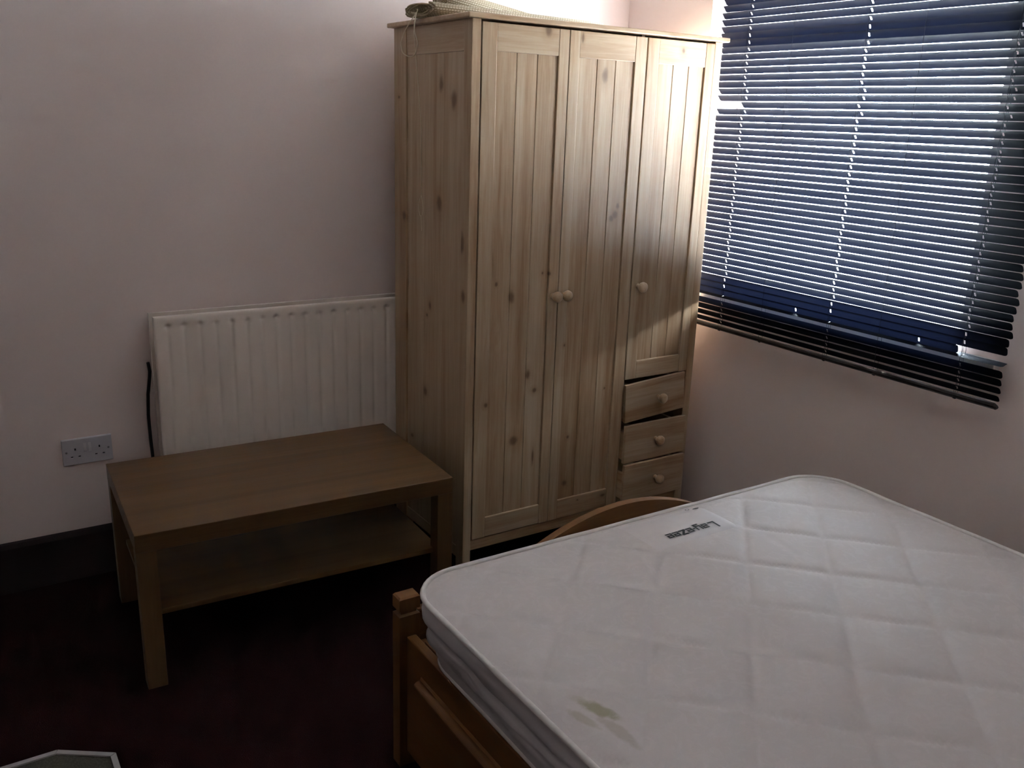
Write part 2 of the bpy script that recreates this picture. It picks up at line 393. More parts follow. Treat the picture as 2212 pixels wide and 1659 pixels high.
for y in LAD:
    bm = bmesh.new(); yl = y-(BY0+BY1)/2
    for sx in (-1, 1):
        pts = []
        for k in range(0, NSL*2+2):
            zz = k*PIT/2
            pts.append((sx*0.0095, yl+0.0012*(1 if k % 4 in (1, 2) else -1)*(1 if y in (-0.06, -0.53, -0.987) else 0.4), zz))
        add_tube(bm, pts, 0.0007, 4)
    if y in (-0.06, -0.53, -0.987): add_tube(bm, [(0, yl+0.001, 0), (0, yl+0.001, TOPZ)], 0.0006, 4)
    mesh_obj('ladder_cord', fin(bm, 'ladder_cord'), M['cord_dark'], blind)
box('head_rail', (-0.0135, -LEN/2-0.002, TOPZ), (0.0135, LEN/2+0.002, TOPZ+0.026), M['blind_rail'], blind, 0.002)
for y in (-LEN/2+0.12, LEN/2-0.12): box('bracket', (0.012, y-0.02, TOPZ-0.002), (XR-BX+0.0005, y+0.02, TOPZ+0.028), M['blind_rail'], blind, 0.001)

# ------------------------------------------------------------------ wardrobe
WW, WD, WH = 0.981, 0.510, 1.762
wd = empty('wardrobe', (0, 0, 0), 0, 'tall knotty pine wardrobe with three plank doors and three small drawers', 'wardrobe')
P_, S_, R_ = M['pine_post'], M['pine_side'], M['pine_rail']
box('top_board', (-0.020, -0.015, WH), (WW+0.019, WD+0.012, WH+0.0145), M['pine_top'], wd, 0.003)
box('corner_post', (0, 0, 0), (0.030, 0.048, WH), S_, wd, 0.002)
box('corner_post', (WW-0.034, 0, 0), (WW, 0.048, WH), P_, wd, 0.002)
box('corner_post', (0, WD-0.088, 0), (0.030, WD, WH), S_, wd, 0.002)
box('corner_post', (WW-0.034, WD-0.088, 0), (WW, WD, WH), P_, wd, 0.002)
def side(x0, x1, outx):
    zz = [0.10, 1.676]
    ys = [0.048, 0.173, 0.298, WD-0.088]
    for y0, y1 in zip(ys, ys[1:]):
        box('plank', (x0, y0+0.0003, zz[0]), (x1, y1-0.0003, zz[1]), S_, wd, 0.0008)
side(0.006, 0.020, 0); side(WW-0.020, WW-0.006, 1)
box('side_rail', (0.003, 0.048, 1.676), (0.022, WD-0.088, WH), M['pine_side_rail'], wd, 0.0015)
box('side_rail', (0.003, 0.048, 0.06), (0.022, WD-0.088, 0.10), M['pine_side_rail'], wd, 0.0015)
box('side_rail', (WW-0.022, 0.048, 1.676), (WW-0.003, WD-0.088, WH), M['pine_side_rail'], wd, 0.0015)
box('side_rail', (WW-0.022, 0.048, 0.06), (WW-0.003, WD-0.088, 0.10), M['pine_side_rail'], wd, 0.0015)
box('back_panel', (0.030, WD-0.010, 0.08), (WW-0.034, WD-0.004, WH), M['interior'], wd)
box('divider', (0.640, 0.020, 0.097), (0.652, WD-0.010, WH), M['interior'], wd)
box('divider', (0.636, 0.004, 0.097), (0.6535, 0.020, 0.612), P_, wd)
box('floor_board', (0.030, 0.020, 0.115), (WW-0.034, WD-0.010, 0.130), M['interior'], wd)
box('shelf', (0.652, 0.020, 0.606), (WW-0.034, WD-0.010, 0.618), M['interior'], wd)
box('plinth_rail', (0.030, 0.002, 0.097), (0.6485, 0.020, 0.134), R_, wd, 0.0015)
box('plinth_rail', (0.650, 0.002, 0.097), (WW-0.034, 0.020, 0.128), R_, wd, 0.0015)
def knob(parent, x, y, z):
    prof = [(0.009, 0.0), (0.0075, 0.004), (0.0072, 0.010), (0.0105, 0.015), (0.0165, 0.021), (0.0185, 0.027), (0.0175, 0.033), (0.0130, 0.038), (0.006, 0.0405), (0.0005, 0.041)]
    bm = bmesh.new(); add_lathe(bm, prof, (x, y, z), (0, -1, 0), 20)
    return mesh_obj('knob', fin(bm, 'knob', True), M['pine_knob'], parent)
def door(x0, x1, z0, z1, sl, sr, br_, tr_, kx, kz):
    """frame-and-plank door, front face 2 mm behind the posts; the left stile is the door's own mesh"""
    ya, yb = -0.002, 0.017
    d = box('door', (x0, ya, z0), (x0+sl, yb, z1), M['pine_door'], wd, 0.0018)
    box('stile', (x1-sr, ya, z0), (x1, yb, z1), M['pine_door'], d, 0.0018)
    box('rail', (x0+sl, ya+0.0008, z1-tr_), (x1-sr, yb, z1), R_, d, 0.0018)
    box('rail', (x0+sl, ya+0.0008, z0), (x1-sr, yb, z0+br_), R_, d, 0.0030)
    pw = (x1-sr-x0-sl)/3
    for i in range(3):
        a = x0+sl+pw*i; b = a+pw; g = 0.0011
        bm = bmesh.new()
        add_prism(bm, [(a, 0.0045+0.003), (a+0.0022, 0.0045), (b-0.0022, 0.0045), (b, 0.0045+0.003), (b, 0.014), (a, 0.014)], 2, z0+br_-0.004, z1-tr_+0.004)
        mesh_obj('plank', fin(bm, 'plank'), M['pine_door'], d)
    knob(d, kx, ya, kz)
    return d
ZT = 1.755
door(0.0330, 0.3395, 0.1360, ZT, 0.050, 0.037, 0.072, 0.077, 0.319, 0.944)
door(0.3425, 0.6470, 0.1360, ZT, 0.038, 0.046, 0.072, 0.077, 0.359, 0.945)
door(0.6520, 0.9450, 0.6140, ZT, 0.048, 0.038, 0.066, 0.077, 0.6800, 0.950)
def drawer(cx, cz, w, h, out, rot, yaw, kx, kz, label=None):
    """drawer front as the part; pivot at the front centre"""
    bm = bmesh.new(); add_box(bm, (-w/2, 0, -h/2), (w/2, 0.012, h/2), 0.002)
    d = mesh_obj('drawer', fin(bm, 'drawer'), R_, wd, (cx, -out, cz), (0, rot, yaw), label)
    for s in (-1, 1):
        x = s*(w/2-0.010)
        box('drawer_side', (x-0.006, 0.012, -h/2+0.012), (x+0.006, 0.38, h/2-0.028), M['pine_side_rail'], d)
    box('drawer_bottom', (-w/2+0.012, 0.012, -h/2+0.014), (w/2-0.012, 0.38, -h/2+0.019), M['interior'], d)
    knob(d, kx, 0, kz)
    return d
drawer(0.797, 0.5325, 0.290, 0.143, 0.010, math.radians(-3.0), math.radians(1.8), 0.012, 0.000)
drawer(0.7955, 0.3745, 0.292, 0.144, 0.028, math.radians(0.4), math.radians(0.5), 0.000, 0.004)
drawer(0.7940, 0.2250, 0.292, 0.146, 0.038, math.radians(0.2), math.radians(0.4), 0.006, 0.004)

# ------------------------------------------------------------------ coffee table
TX, TY, TR = -1.0263, -0.115, -0.0442
tb = empty('coffee_table', (TX, TY, 0), TR, 'low oak-effect coffee table with a lower shelf, in front of the radiator', 'coffee table')
bm = bmesh.new(); add_box(bm, (0, 0, 0.40), (0.90, 0.55, 0.45), 0.0012, 1)
mesh_obj('table_top', fin(bm, 'table_top'), M['oak_foil'], tb)
for x in (0.0005, 0.8495):
    for y in (0.0005, 0.4995):
        box('leg', (x, y, 0), (x+0.05, y+0.05, 0.40), M['oak_foil_leg'], tb, 0.001)
box('shelf', (0.030, 0.030, 0.198), (0.870, 0.520, 0.213), M['oak_foil'], tb, 0.001)

# ------------------------------------------------------------------ radiator
RX0, RX1, RZ0, RZ1 = -0.815, 0.06, 0.267, 0.867
rad = empty('radiator', ((RX0+RX1)/2, YB-0.06, RZ0), 0, 'white double-panel radiator with vertical ribs on the wall beside the wardrobe', 'radiator')
rl = RX1-RX0; rh = RZ1-RZ0; r0x = -rl/2
def rad_panel(front_y, flip, name):
    """ribbed sheet: grooves every 50 mm, closed with a flat back"""
    bm = bmesh.new(); xs = []; ph = -0.775-RX0; P = 0.0499
    n = int(rl/0.0042)
    xs = [rl*i/n for i in range(n+1)]
    zs = [0, 0.004, 0.02, 0.030, 0.036, 0.042, 0.05, 0.10, 0.20, 0.30, 0.40, 0.50, rh-0.055, rh-0.045, rh-0.040, rh-0.035, rh-0.030, rh-0.025, rh-0.020, rh-0.012, rh-0.004, rh-0.0015, rh]
    def dep(x, z):
        d = ((x-ph+P/2) % P)-P/2; wv = 0.0090
        groove = 0.5+0.5*math.cos(math.pi*min(1.0, abs(d)/wv)) if abs(d) < wv else 0.0
        zt = rh-0.034
        f = 1.0 if 0.045 < z < zt else max(0.0, 1-(z-zt)/0.012) if z >= zt else max(0.0, (z-0.03)/0.015)
        dim = math.exp(-((d/0.0085)**2+((z-(rh-0.034))/0.0062)**2))*0.0090
        e = min(x, rl-x, z, rh-z); rnd = 0.004*(1-min(1.0, e/0.004))**2
        return groove*f*0.0042+dim+rnd
    sgn = 1 if not flip else -1
    G = [[bm.verts.new((r0x+x, front_y+sgn*dep(x, z), z)) for x in xs] for z in zs]
    for i in range(len(zs)-1):
        for j in range(n): bm.faces.new((G[i][j], G[i][j+1], G[i+1][j+1], G[i+1][j]))
    yb = front_y+sgn*0.016
    B = [bm.verts.new((r0x+x, yb, z)) for x, z in ((0, 0), (rl, 0), (rl, rh), (0, rh))]
    bm.faces.new(B)
    bm.faces.new([G[0][j] for j in range(n+1)][::-1]+[B[0], B[1]])
    bm.faces.new([G[-1][j] for j in range(n+1)]+[B[2], B[3]])
    bm.faces.new([G[i][0] for i in range(len(zs))]+[B[3], B[0]])
    bm.faces.new([G[i][-1] for i in range(len(zs))][::-1]+[B[1], B[2]])
    me = fin(bm, name)
    for p in me.polygons: p.use_smooth = len(p.vertices) == 4 and p.area < 0.01
    return mesh_obj(name, me, M['radiator'], rad)
rad_panel(-0.050, False, 'front_panel'); rad_panel(0.034, True, 'back_panel')
for i in range(17):
    x = r0x+0.06+i*(rl-0.12)/16
    bm = bmesh.new(); add_prism(bm, [(x-0.013, -0.0345), (x+0.013, -0.0345), (x+0.013, -0.0335), (x-0.012, -0.0335), (x-0.012, 0.0185), (x-0.013, 0.0185)], 2, 0.03, rh-0.02)
    mesh_obj('convector_fin', fin(bm, 'convector_fin'), M['radiator'], rad)
for x in (r0x+0.12, -r0x-0.12): box('wall_bracket', (x-0.02, 0.030, 0.08), (x+0.02, 0.0598, rh-0.08), M['radiator'], rad)
bm = bmesh.new(); add_tube(bm, [(r0x+0.02, -0.008, 0.03), (r0x-0.01, -0.008, 0.03), (r0x-0.02, -0.008, 0.02), (r0x-0.02, -0.008, -RZ0)], 0.0075, 10)
mesh_obj('pipe', fin(bm, 'pipe', True), M['white_gloss'], rad)
# black cable hanging beside the radiator
cable = tube('black_cable', [(-0.8225, 0.624, 0.70), (-0.8225, 0.616, 0.69), (-0.8225, 0.606, 0.675), (-0.825, 0.604, 0.655), (-0.834, 0.604, 0.60), (-0.8385, 0.604, 0.53), (-0.838, 0.604, 0.45), (-0.836, 0.604, 0.385), (-0.834, 0.604, 0.30), (-0.838, 0.603, 0.20), (-0.85, 0.600, 0.08), (-0.87, 0.600, 0.006)], 0.0052, M['black_rubber'], None, 8)
tag(cable, 'black cable hanging down the wall at the side of the radiator', 'cable')

# ------------------------------------------------------------------ double socket
sk = empty('wall_socket', (-1.0988+0.073, YB, 0.3912+0.043), 0, 'white double wall socket with two rocker switches above the dark skirting', 'wall socket')
SLOTS, GAPS = [], []
for s_ in (-1, 1):
    cx = s_*0.0355
    SLOTS += [('earth_slot_shade', cx-0.0024, cx+0.0024, 0.004, 0.0125), ('pin_slot_shade', cx-0.0145, cx-0.0075, -0.0185, -0.0140), ('pin_slot_shade', cx+0.0075, cx+0.0145, -0.0185, -0.0140)]
    GAPS.append((s_*0.0072-0.0044, s_*0.0072+0.0044, -0.0024, -0.0004))
HO = [q[1:] for q in SLOTS]+GAPS
gx = sorted({-0.0712, 0.0712} | {round(v, 6) for h in HO for v in h[:2]}); gz = sorted({-0.0412, 0.0412} | {round(v, 6) for h in HO for v in h[2:]})
inh = lambda x, z: any(h[0] < x < h[1] and h[2] < z < h[3] for h in HO)
cell = [[0 <= i < len(gx)-1 and 0 <= j < len(gz)-1 and inh((gx[i]+gx[i+1])/2, (gz[j]+gz[j+1])/2) for j in range(len(gz)-1)] for i in range(len(gx)-1)]
bm = bmesh.new(); YP, YQ = -0.0095, -0.0012
def quad(*ps): bm.faces.new([bm.verts.new(p) for p in ps])
for i in range(len(gx)-1):
    for j in range(len(gz)-1):
        x0, x1, z0, z1 = gx[i], gx[i+1], gz[j], gz[j+1]; y = YQ if cell[i][j] else YP
        quad((x0, y, z0), (x1, y, z0), (x1, y, z1), (x0, y, z1))
        if cell[i][j]:
            if not cell[i-1][j]: quad((x0, YP, z0), (x0, YQ, z0), (x0, YQ, z1), (x0, YP, z1))
            if not cell[i+1][j]: quad((x1, YQ, z0), (x1, YP, z0), (x1, YP, z1), (x1, YQ, z1))
            if not cell[i][j-1]: quad((x0, YP, z0), (x1, YP, z0), (x1, YQ, z0), (x0, YQ, z0))
            if not cell[i][j+1]: quad((x0, YQ, z1), (x1, YQ, z1), (x1, YP, z1), (x0, YP, z1))
rim = lambda x, z, y: [(-x, y, -z), (x, y, -z), (x, y, z), (-x, y, z)]
R3 = [rim(0.0712, 0.0412, YP), rim(0.073, 0.043, -0.0075), rim(0.073, 0.043, 0.0)]
for A_, B_ in zip(R3, R3[1:]):
    for i in range(4): quad(A_[i], A_[(i+1) % 4], B_[(i+1) % 4], B_[i])
quad(*R3[2])
bmesh.ops.remove_doubles(bm, verts=bm.verts, dist=1e-6)
mesh_obj('face_plate', fin(bm, 'face_plate'), M['plastic_white'], sk)
for nm, x0, x1, z0, z1 in SLOTS: box(nm, (x0, -0.0060, z0), (x1, -0.0012, z1), M['slot_shade'], sk)  # dark blocks set in the slots, shade of the holes as colour
for s_ in (-1, 1):
    bm = bmesh.new(); add_prism(bm, [(-0.0092, -0.0003), (-0.0118, 0.0005), (-0.0118, 0.006), (-0.0100, 0.0255), (-0.0092, 0.026)], 0, s_*0.0072-0.0042, s_*0.0072+0.0042)
    mesh_obj('rocker_switch', fin(bm, 'rocker_switch'), M['plastic_rocker'], sk)
    bm = bmesh.new(); add_lathe(bm, [(0.0034, 0.0), (0.0032, 0.0006), (0.0, 0.0009)], (s_*0.0615, -0.0093, 0.0005), (0, -1, 0), 12)
    mesh_obj('screw', fin(bm, 'screw'), M['screw'], sk)

# ------------------------------------------------------------------ bed frame
bx0, bx1, byF, byH = -0.580, 0.730, -0.685, -2.725      # outer left/right post faces, foot and head
bed = empty('bed_frame', ((bx0+bx1)/2, (byF+byH)/2, 0), 0, 'orange-brown wooden double bed frame with an arched end board', 'bed')
ox, oy = (bx0+bx1)/2, (byF+byH)/2
def bpost(x, y):
    bm = bmesh.new(); w, d = 0.052, 0.036
    def sq(z, ins): return [bm.verts.new((x+sx*(w/2-ins)-ox, y+sy*(d/2-ins)-oy, z)) for sx, sy in ((-1, -1), (1, -1), (1, 1), (-1, 1))]
    rings = [sq(0, 0), sq(0.402, 0), sq(0.4055, 0.0065), sq(0.4125, 0.0065), sq(0.4165, 0.0), sq(0.4455, 0.0), sq(0.4500, 0.0035)]
    for A_, B_ in zip(rings, rings[1:]):
        for i in range(4): bm.faces.new((A_[i], A_[(i+1) % 4], B_[(i+1) % 4], B_[i]))
    bm.faces.new(rings[0]); bm.faces.new(rings[-1][::-1])
    bmesh.ops.recalc_face_normals(bm, faces=bm.faces)
    mesh_obj('post', fin(bm, 'post'), M['bed_wood_z'], bed)
for x in (bx0+0.026, bx1-0.026):
    for y in (byF-0.018, byH+0.018): bpost(x, y)
def end_board(y, rise):
    cx = (bx0+bx1)/2; n = 48; L = bx1-bx0-0.104
    up_ = []
    for i in range(n+1):
        x = cx-L/2+L*i/n; q = x-cx
        z = max(0.405, 0.405+rise-0.85*q*q); up_.append((x-ox, z))
    poly = up_+[(cx+L/2-ox, 0.14), (cx-L/2-ox, 0.14)]
    bm = bmesh.new(); add_prism(bm, poly, 1, y-0.011-oy, y+0.011-oy)
    es = [e for e in bm.edges if e.calc_length() < 0.05 and abs(e.verts[0].co.y-e.verts[1].co.y) < 1e-6 and min(v.co.z for v in e.verts) > 0.3]
    bmesh.ops.bevel(bm, geom=es, offset=0.003, segments=2, affect='EDGES')
    mesh_obj('end_board', fin(bm, 'end_board'), M['bed_wood_x'], bed)
end_board(byF-0.018, 0.135); end_board(byH+0.018, 0.30)
for s, x in ((-1, bx0+0.018), (1, bx1-0.018-0.0235)):
    y0, y1 = byH+0.036, byF-0.036
    box('side_rail', (x-ox, y0-oy, 0.040), (x+0.0235-ox, y1-oy, 0.350), M['bed_wood_y'], bed, 0.003)
    xf = x if s < 0 else x+0.0235
    pts = [(0.0, 0.018)]+[(0.019*math.cos(math.radians(a)), 0.011*math.sin(math.radians(a))) for a in range(80, -91, -14)]+[(0.0, -0.014)]
    bm = bmesh.new(); add_prism(bm, [(xf+s*(p+0.0)-ox, 0.268+q) for p, q in pts], 1, y0+0.01-oy, y1-0.072-oy)
    mesh_obj('moulding', fin(bm, 'moulding'), M['bed_wood_y'], bed)
    box('ledge', (x+(0.0235 if s < 0 else -0.025)-ox, y0-oy, 0.300), (x+(0.0485 if s < 0 else 0.0)-ox, y1-oy, 0.330), M['bed_wood_y'], bed)
for i in range(14):
    y = byF-0.11-i*0.14
    box('bed_slat', (bx0+0.045-ox, y-0.035-oy, 0.330), (bx1-0.045-ox, y+0.035-oy, 0.349), M['bed_wood_x'], bed)

# ------------------------------------------------------------------ mattress
MX0, MX1, MY1, MY0, MZ = -0.600, 0.750, -0.7775, -2.6775, 0.5265
RC = 0.118; mcx, mcy = (MX0+MX1)/2, (MY0+MY1)/2; hx, hy = (MX1-MX0)/2, (MY1-MY0)/2
mt = empty('mattress', (0, 0, 0), 0, 'white quilted damask mattress with corded edges and a few stains, on the bed', 'mattress')
def edge_d(x, y):
    ax, ay = abs(x-mcx)-(hx-RC), abs(y-mcy)-(hy-RC)
    if ax > 0 and ay > 0: return RC-math.hypot(ax, ay)
    return RC-max(ax, ay)
QP = 0.2665
LB = (-0.028, 0.243, -0.955, -0.797)
def top_z(x, y, flat=False):
    e = max(0.0, edge_d(x, y)); tt = min(1.0, e/0.055); tt = tt*tt*(3-2*tt)
    u, v = x+y, x-y
    du = abs(((u+1.236)/QP+0.5) % 1-0.5)*QP/1.414; dv = abs(((v-0.944)/QP+0.5) % 1-0.5)*QP/1.414
    puff = 0.0085*(1-math.exp(-du/0.008))*(1-math.exp(-dv/0.008))
    # label area is smooth
    lx = max(LB[0]-x, x-LB[1], LB[2]-y, y-LB[3]); lf = min(1.0, max(0.0, (lx+0.01)/0.03))
    puff = puff*lf+0.008*(1-lf)
    nz = mnoise.noise((x*3.1, y*3.1, 0.3))*0.0035+mnoise.noise((x*11, y*11, 1.7))*0.0016
    # tension creases running along the length of the panel
    cr = mnoise.noise((x*26-y*9, y*7+x*3, 4.0)); cr = -0.0016*max(0.0, cr-0.25)
    return MZ-0.001+tt*(0.0035+puff+nz+cr*1.5)
NX, NY = 168, 232
bm = bmesh.new(); G = []
for j in range(NY+1):
    s = -1+2*j/NY; s = math.sin(s*math.pi/2)*0.25+s*0.75; y = mcy+hy*s
    ay = abs(y-mcy)-(hy-RC); half = hx if ay <= 0 else hx-RC+math.sqrt(max(0, RC*RC-ay*ay))
    row = []
    for i in range(NX+1):
        q = -1+2*i/NX; x = mcx+half*q
        row.append(bm.verts.new((x, y, top_z(x, y))))
    G.append(row)
for j in range(NY):
    for i in range(NX): bm.faces.new((G[j][i], G[j][i+1], G[j+1][i+1], G[j+1][i]))
mesh_obj('quilted_top', fin(bm, 'quilted_top', True), M['damask'], mt)
def outline(ins, n=10, per=46):
    """rounded rectangle, inset, with evenly spaced points; returns (x, y, nx, ny)"""
    r = max(0.01, RC-ins*0.5); a, b = hx-ins, hy-ins*0.5; pts = []
    def seg(p, q, k, nrm):
        for i in range(k): f_ = i/k; pts.append((mcx+p[0]+(q[0]-p[0])*f_, mcy+p[1]+(q[1]-p[1])*f_, *nrm))
    def arc(cx, cy, a0):
        for i in range(n):
            t_ = a0+math.pi/2*i/n; pts.append((mcx+cx+r*math.cos(t_), mcy+cy+r*math.sin(t_), math.cos(t_), math.sin(t_)))
    seg((a, -b+r), (a, b-r), int(per*1.9), (1, 0)); arc(a-r, b-r, 0)
    seg((a-r, b), (-a+r, b), int(per*1.35), (0, 1)); arc(-a+r, b-r, math.pi/2)
    seg((-a, b-r), (-a, -b+r), int(per*1.9), (-1, 0)); arc(-a+r, -b+r, math.pi)
    seg((-a+r, -b), (a-r, -b), int(per*1.35), (0, -1)); arc(a-r, -b+r, 1.5*math.pi)
    return pts
zs = [MZ-0.001-(MZ-0.001-0.353)*i/22 for i in range(23)]
bm = bmesh.new(); rows = []
for i, z in enumerate(zs):
    f_ = i/22; ins = 0.004+0.040*f_**1.3; row = []
    ol = outline(ins); L_ = 0
    for k, (x, y, nx, ny) in enumerate(ol):
        sdist = k*0.0215
        w_ = 0.8*mnoise.noise((sdist*1.7+f_*1.6, f_*6.0, 2.0))+0.5*mnoise.noise((sdist*4.2+f_*3.6, f_*11, 5.0))-0.45*max(0.0, 1-6*abs(mnoise.noise((sdist*1.9+f_*2.0, f_*2.5, 8.0))))
        amp = 0.0180*math.sin(math.pi*min(1, f_*1.02+0.02))**0.7
        d = amp*w_+0.004*math.sin(math.pi*f_)
        row.append(bm.verts.new((x+nx*d, y+ny*d, z)))
    rows.append(row)
K = len(rows[0])
for A_, B_ in zip(rows, rows[1:]):
    for k in range(K): bm.faces.new((A_[k], A_[(k+1) % K], B_[(k+1) % K], B_[k]))
bm.faces.new(rows[-1])
mesh_obj('side_border', fin(bm, 'side_border', True), M['border'], mt, label='white wrinkled satin side of the mattress')
tube('piping', [(x, y, MZ+0.0012*mnoise.noise((x*9, y*9, 0))) for x, y, _, _ in outline(0.003)], 0.0062, M['piping'], mt, 8, True)
tube('piping', [(x, y, 0.3585) for x, y, _, _ in outline(0.043)], 0.0055, M['piping'], mt, 8, True)
# sewn label with its printed name
bm = bmesh.new(); G = []
for j in range(15):
    row = []
    for i in range(27):
        x = LB[0]+(LB[1]-LB[0])*i/26; y = LB[2]+(LB[3]-LB[2])*j/14
        e = min(i, 26-i, j, 14-j)
        row.append(bm.verts.new((x, y, top_z(x, y)+(0.0016 if e else -0.0006)+(0.0010*mnoise.noise((x*26, y*26, 9)) if e > 1 else 0))))
    G.append(row)
for j in range(14):
    for i in range(26): bm.faces.new((G[j][i], G[j][i+1], G[j+1][i+1], G[j+1][i]))
lab = mesh_obj('sewn_label', fin(bm, 'sewn_label', True), M['satin'], mt, label='white satin label with black lettering')
seam = [(LB[0]+0.004, LB[2]+0.004), (LB[1]-0.004, LB[2]+0.004), (LB[1]-0.004, LB[3]-0.004), (LB[0]+0.004, LB[3]-0.004)]
GL = {'L': (1.25, [((0.1, 1.62), (0, 0)), ((0, 0), (0.95, 0))]),
      'a': (1.0, [((0.12, 1), (0.92, 1)), ((0.92, 1), (0.85, 0)), ((0.85, 0), (0.0, 0)), ((0.0, 0), (0.03, 0.5)), ((0.03, 0.5), (0.88, 0.5))]),
      'y': (1.0, [((0.05, 1), (0.0, 0)), ((0.0, 0), (0.85, 0)), ((0.92, 1), (0.80, -0.5)), ((0.80, -0.5), (0.0, -0.5))]),
      '.': (0.25, [((0.0, 0.42), (0.14, 0.42))]),
      'e': (1.0, [((0.85, 0), (0.0, 0)), ((0.0, 0), (0.07, 1)), ((0.07, 1), (0.92, 1)), ((0.92, 1), (0.88, 0.5)), ((0.88, 0.5), (0.3, 0.5))]),
      'Z': (1.1, [((0.1, 1.12), (1.0, 1.12)), ((1.0, 1.12), (0.0, 0)), ((0.0, 0), (0.95, 0))])}
bm = bmesh.new(); XH = 0.0165; penx = 0.196; basey = -0.9045
def stroke(p, q, w):
    a = Vector((penx-p[0]*XH*1.0, basey-p[1]*XH, 0)); b = Vector((penx-q[0]*XH*1.0, basey-q[1]*XH, 0))
    d_ = (b-a).normalized(); n_ = Vector((-d_.y, d_.x, 0))*w/2; a -= d_*w/2; b += d_*w/2
    prev = None
    for i in range(7):
        c_ = a+(b-a)*i/6; pr_ = []
        for sg in (-1, 1):
            pt = c_+n_*sg; pr_.append(bm.verts.new((pt.x, pt.y, top_z(pt.x, pt.y)+0.0029)))
        if prev: bm.faces.new((prev[0], prev[1], pr_[1], pr_[0]))
        prev = pr_
for ch in 'Lay.eZee':
    adv, ss = GL[ch]
    for p, q in ss: stroke(p, q, 0.0050 if ch != 'Z' else 0.0062)
    penx -= (adv*1.0+0.22)*XH*1.05
mesh_obj('lettering', fin(bm, 'lettering'), M['ink'], lab, label='black printed lettering')
bm = bmesh.new()
penx, basey = 0, 0
for (cx_, cy_, w_, h_, ring) in ((0.197, -0.813, 0.007, 0.0042, True), (0.219, -0.821, 0.011, 0.0032, False)):
    n = 18; z = lambda x, y: top_z(x, y)+0.0030
    O = [bm.verts.new((cx_+w_*math.cos(2*math.pi*i/n), cy_+h_*math.sin(2*math.pi*i/n), z(cx_, cy_))) for i in range(n)]
    if ring:
        I = [bm.verts.new((cx_+w_*0.72*math.cos(2*math.pi*i/n), cy_+h_*0.72*math.sin(2*math.pi*i/n), z(cx_, cy_))) for i in range(n)]
        for i in range(n): bm.faces.new((O[i], O[(i+1) % n], I[(i+1) % n], I[i]))
    else: bm.faces.new(O)
mesh_obj('printed_mark', fin(bm, 'printed_mark'), plain('ink_grey', (0.10, 0.085, 0.09, 1), 0.6), lab)

# ------------------------------------------------------------------ rolled matting on the wardrobe
def spiral(w, h, turns, th, seed):
    """flattened spiral, returns outer and inner side points"""
    r_ = random.Random(seed); n = int(turns*40); pts = []
    for i in range(n+1):
        a = 2*math.pi*i/40; k = 1-0.62*(i/n)
        wob = 1+0.06*math.sin(a*0.9+seed)+0.05*math.sin(a*2.3+seed*2)
        pts.append(Vector((w/2*k*math.cos(a+2.2)*wob, h/2*(k**0.7)*math.sin(a+2.2)*(1+0.08*math.sin(a*1.7+seed)))))
    return pts
def mat_roll(name, loc, rz, w, h, length, turns, th, seed, label, tilt=0.0):
    root = empty(name, loc, rz, label, 'rolled mat', None)
    pts = spiral(w-th, h-th, turns, th, seed); n = len(pts)
    minz = min(p.y for p in pts)-th/2
    bm = bmesh.new(); uvl = bm.loops.layers.uv.new('UVMap')
    A, B, acc = [], [], [0.0]
    for i, p in enumerate(pts):
        tg = (pts[min(i+1, n-1)]-pts[max(i-1, 0)]).normalized(); nn = Vector((-tg.y, tg.x))*th/2
        A.append(p+nn); B.append(p-nn)
        if i: acc.append(acc[-1]+(pts[i]-pts[i-1]).length)
    xs = [0, length*0.33, length*0.66, length]
    jag = [random.Random(seed*99+i).uniform(-0.002, 0.002) for i in range(n)]
    def V(q, x, i): return bm.verts.new((x+(jag[i] if x == 0 else 0), q.x, q.y-minz))
    GA = [[V(A[i], x, i) for i in range(n)] for x in xs]; GB = [[V(B[i], x, i) for i in range(n)] for x in xs]
    def face(vs, uv):
        f_ = bm.faces.new(vs)
        for l_, q in zip(f_.loops, uv): l_[uvl].uv = q
    for k in range(len(xs)-1):
        for i in range(n-1):
            uv = [(xs[k], acc[i]), (xs[k], acc[i+1]), (xs[k+1], acc[i+1]), (xs[k+1], acc[i])]
            face((GA[k][i], GA[k][i+1], GA[k+1][i+1], GA[k+1][i]), uv)
            face((GB[k][i+1], GB[k][i], GB[k+1][i], GB[k+1][i+1]), [uv[1], uv[0], uv[3], uv[2]])
    for k in (0, -1):
        for i in range(n-1): face((GA[k][i], GA[k][i+1], GB[k][i+1], GB[k][i]), [(0.005, 0.003)]*4)
    for i in (0, n-1):
        for k in range(len(xs)-1): face((GA[k][i], GA[k+1][i], GB[k+1][i], GB[k][i]), [(0, 0)]*4)
    mesh_obj('matting', fin(bm, 'matting', True), M['mat'], root, rot=(0, tilt, 0))
    return root
ZTOP = WH+0.0145
roll1 = mat_roll('rolled_mat', (-0.033, 0.272, ZTOP), math.radians(6), 0.185, 0.048, 0.70, 3.2, 0.006, 1.0, 'flattened cream woven mat roll tied with string, at the wardrobe edge')
roll2 = mat_roll('rolled_mat', (0.090, 0.365, ZTOP+0.0455), math.radians(17), 0.075, 0.062, 0.56, 2.4, 0.005, 2.3, 'rounder cream woven mat roll leaning over the flattened roll on the wardrobe', math.radians(4.4))
def loc1(p): return (p[0]-0.010+0.033, p[1]+0.006-0.272, p[2]-0.006-ZTOP) if p[2] > 1.6 else (p[0]+0.033, p[1]-0.272, p[2]-ZTOP)
bm = bmesh.new()
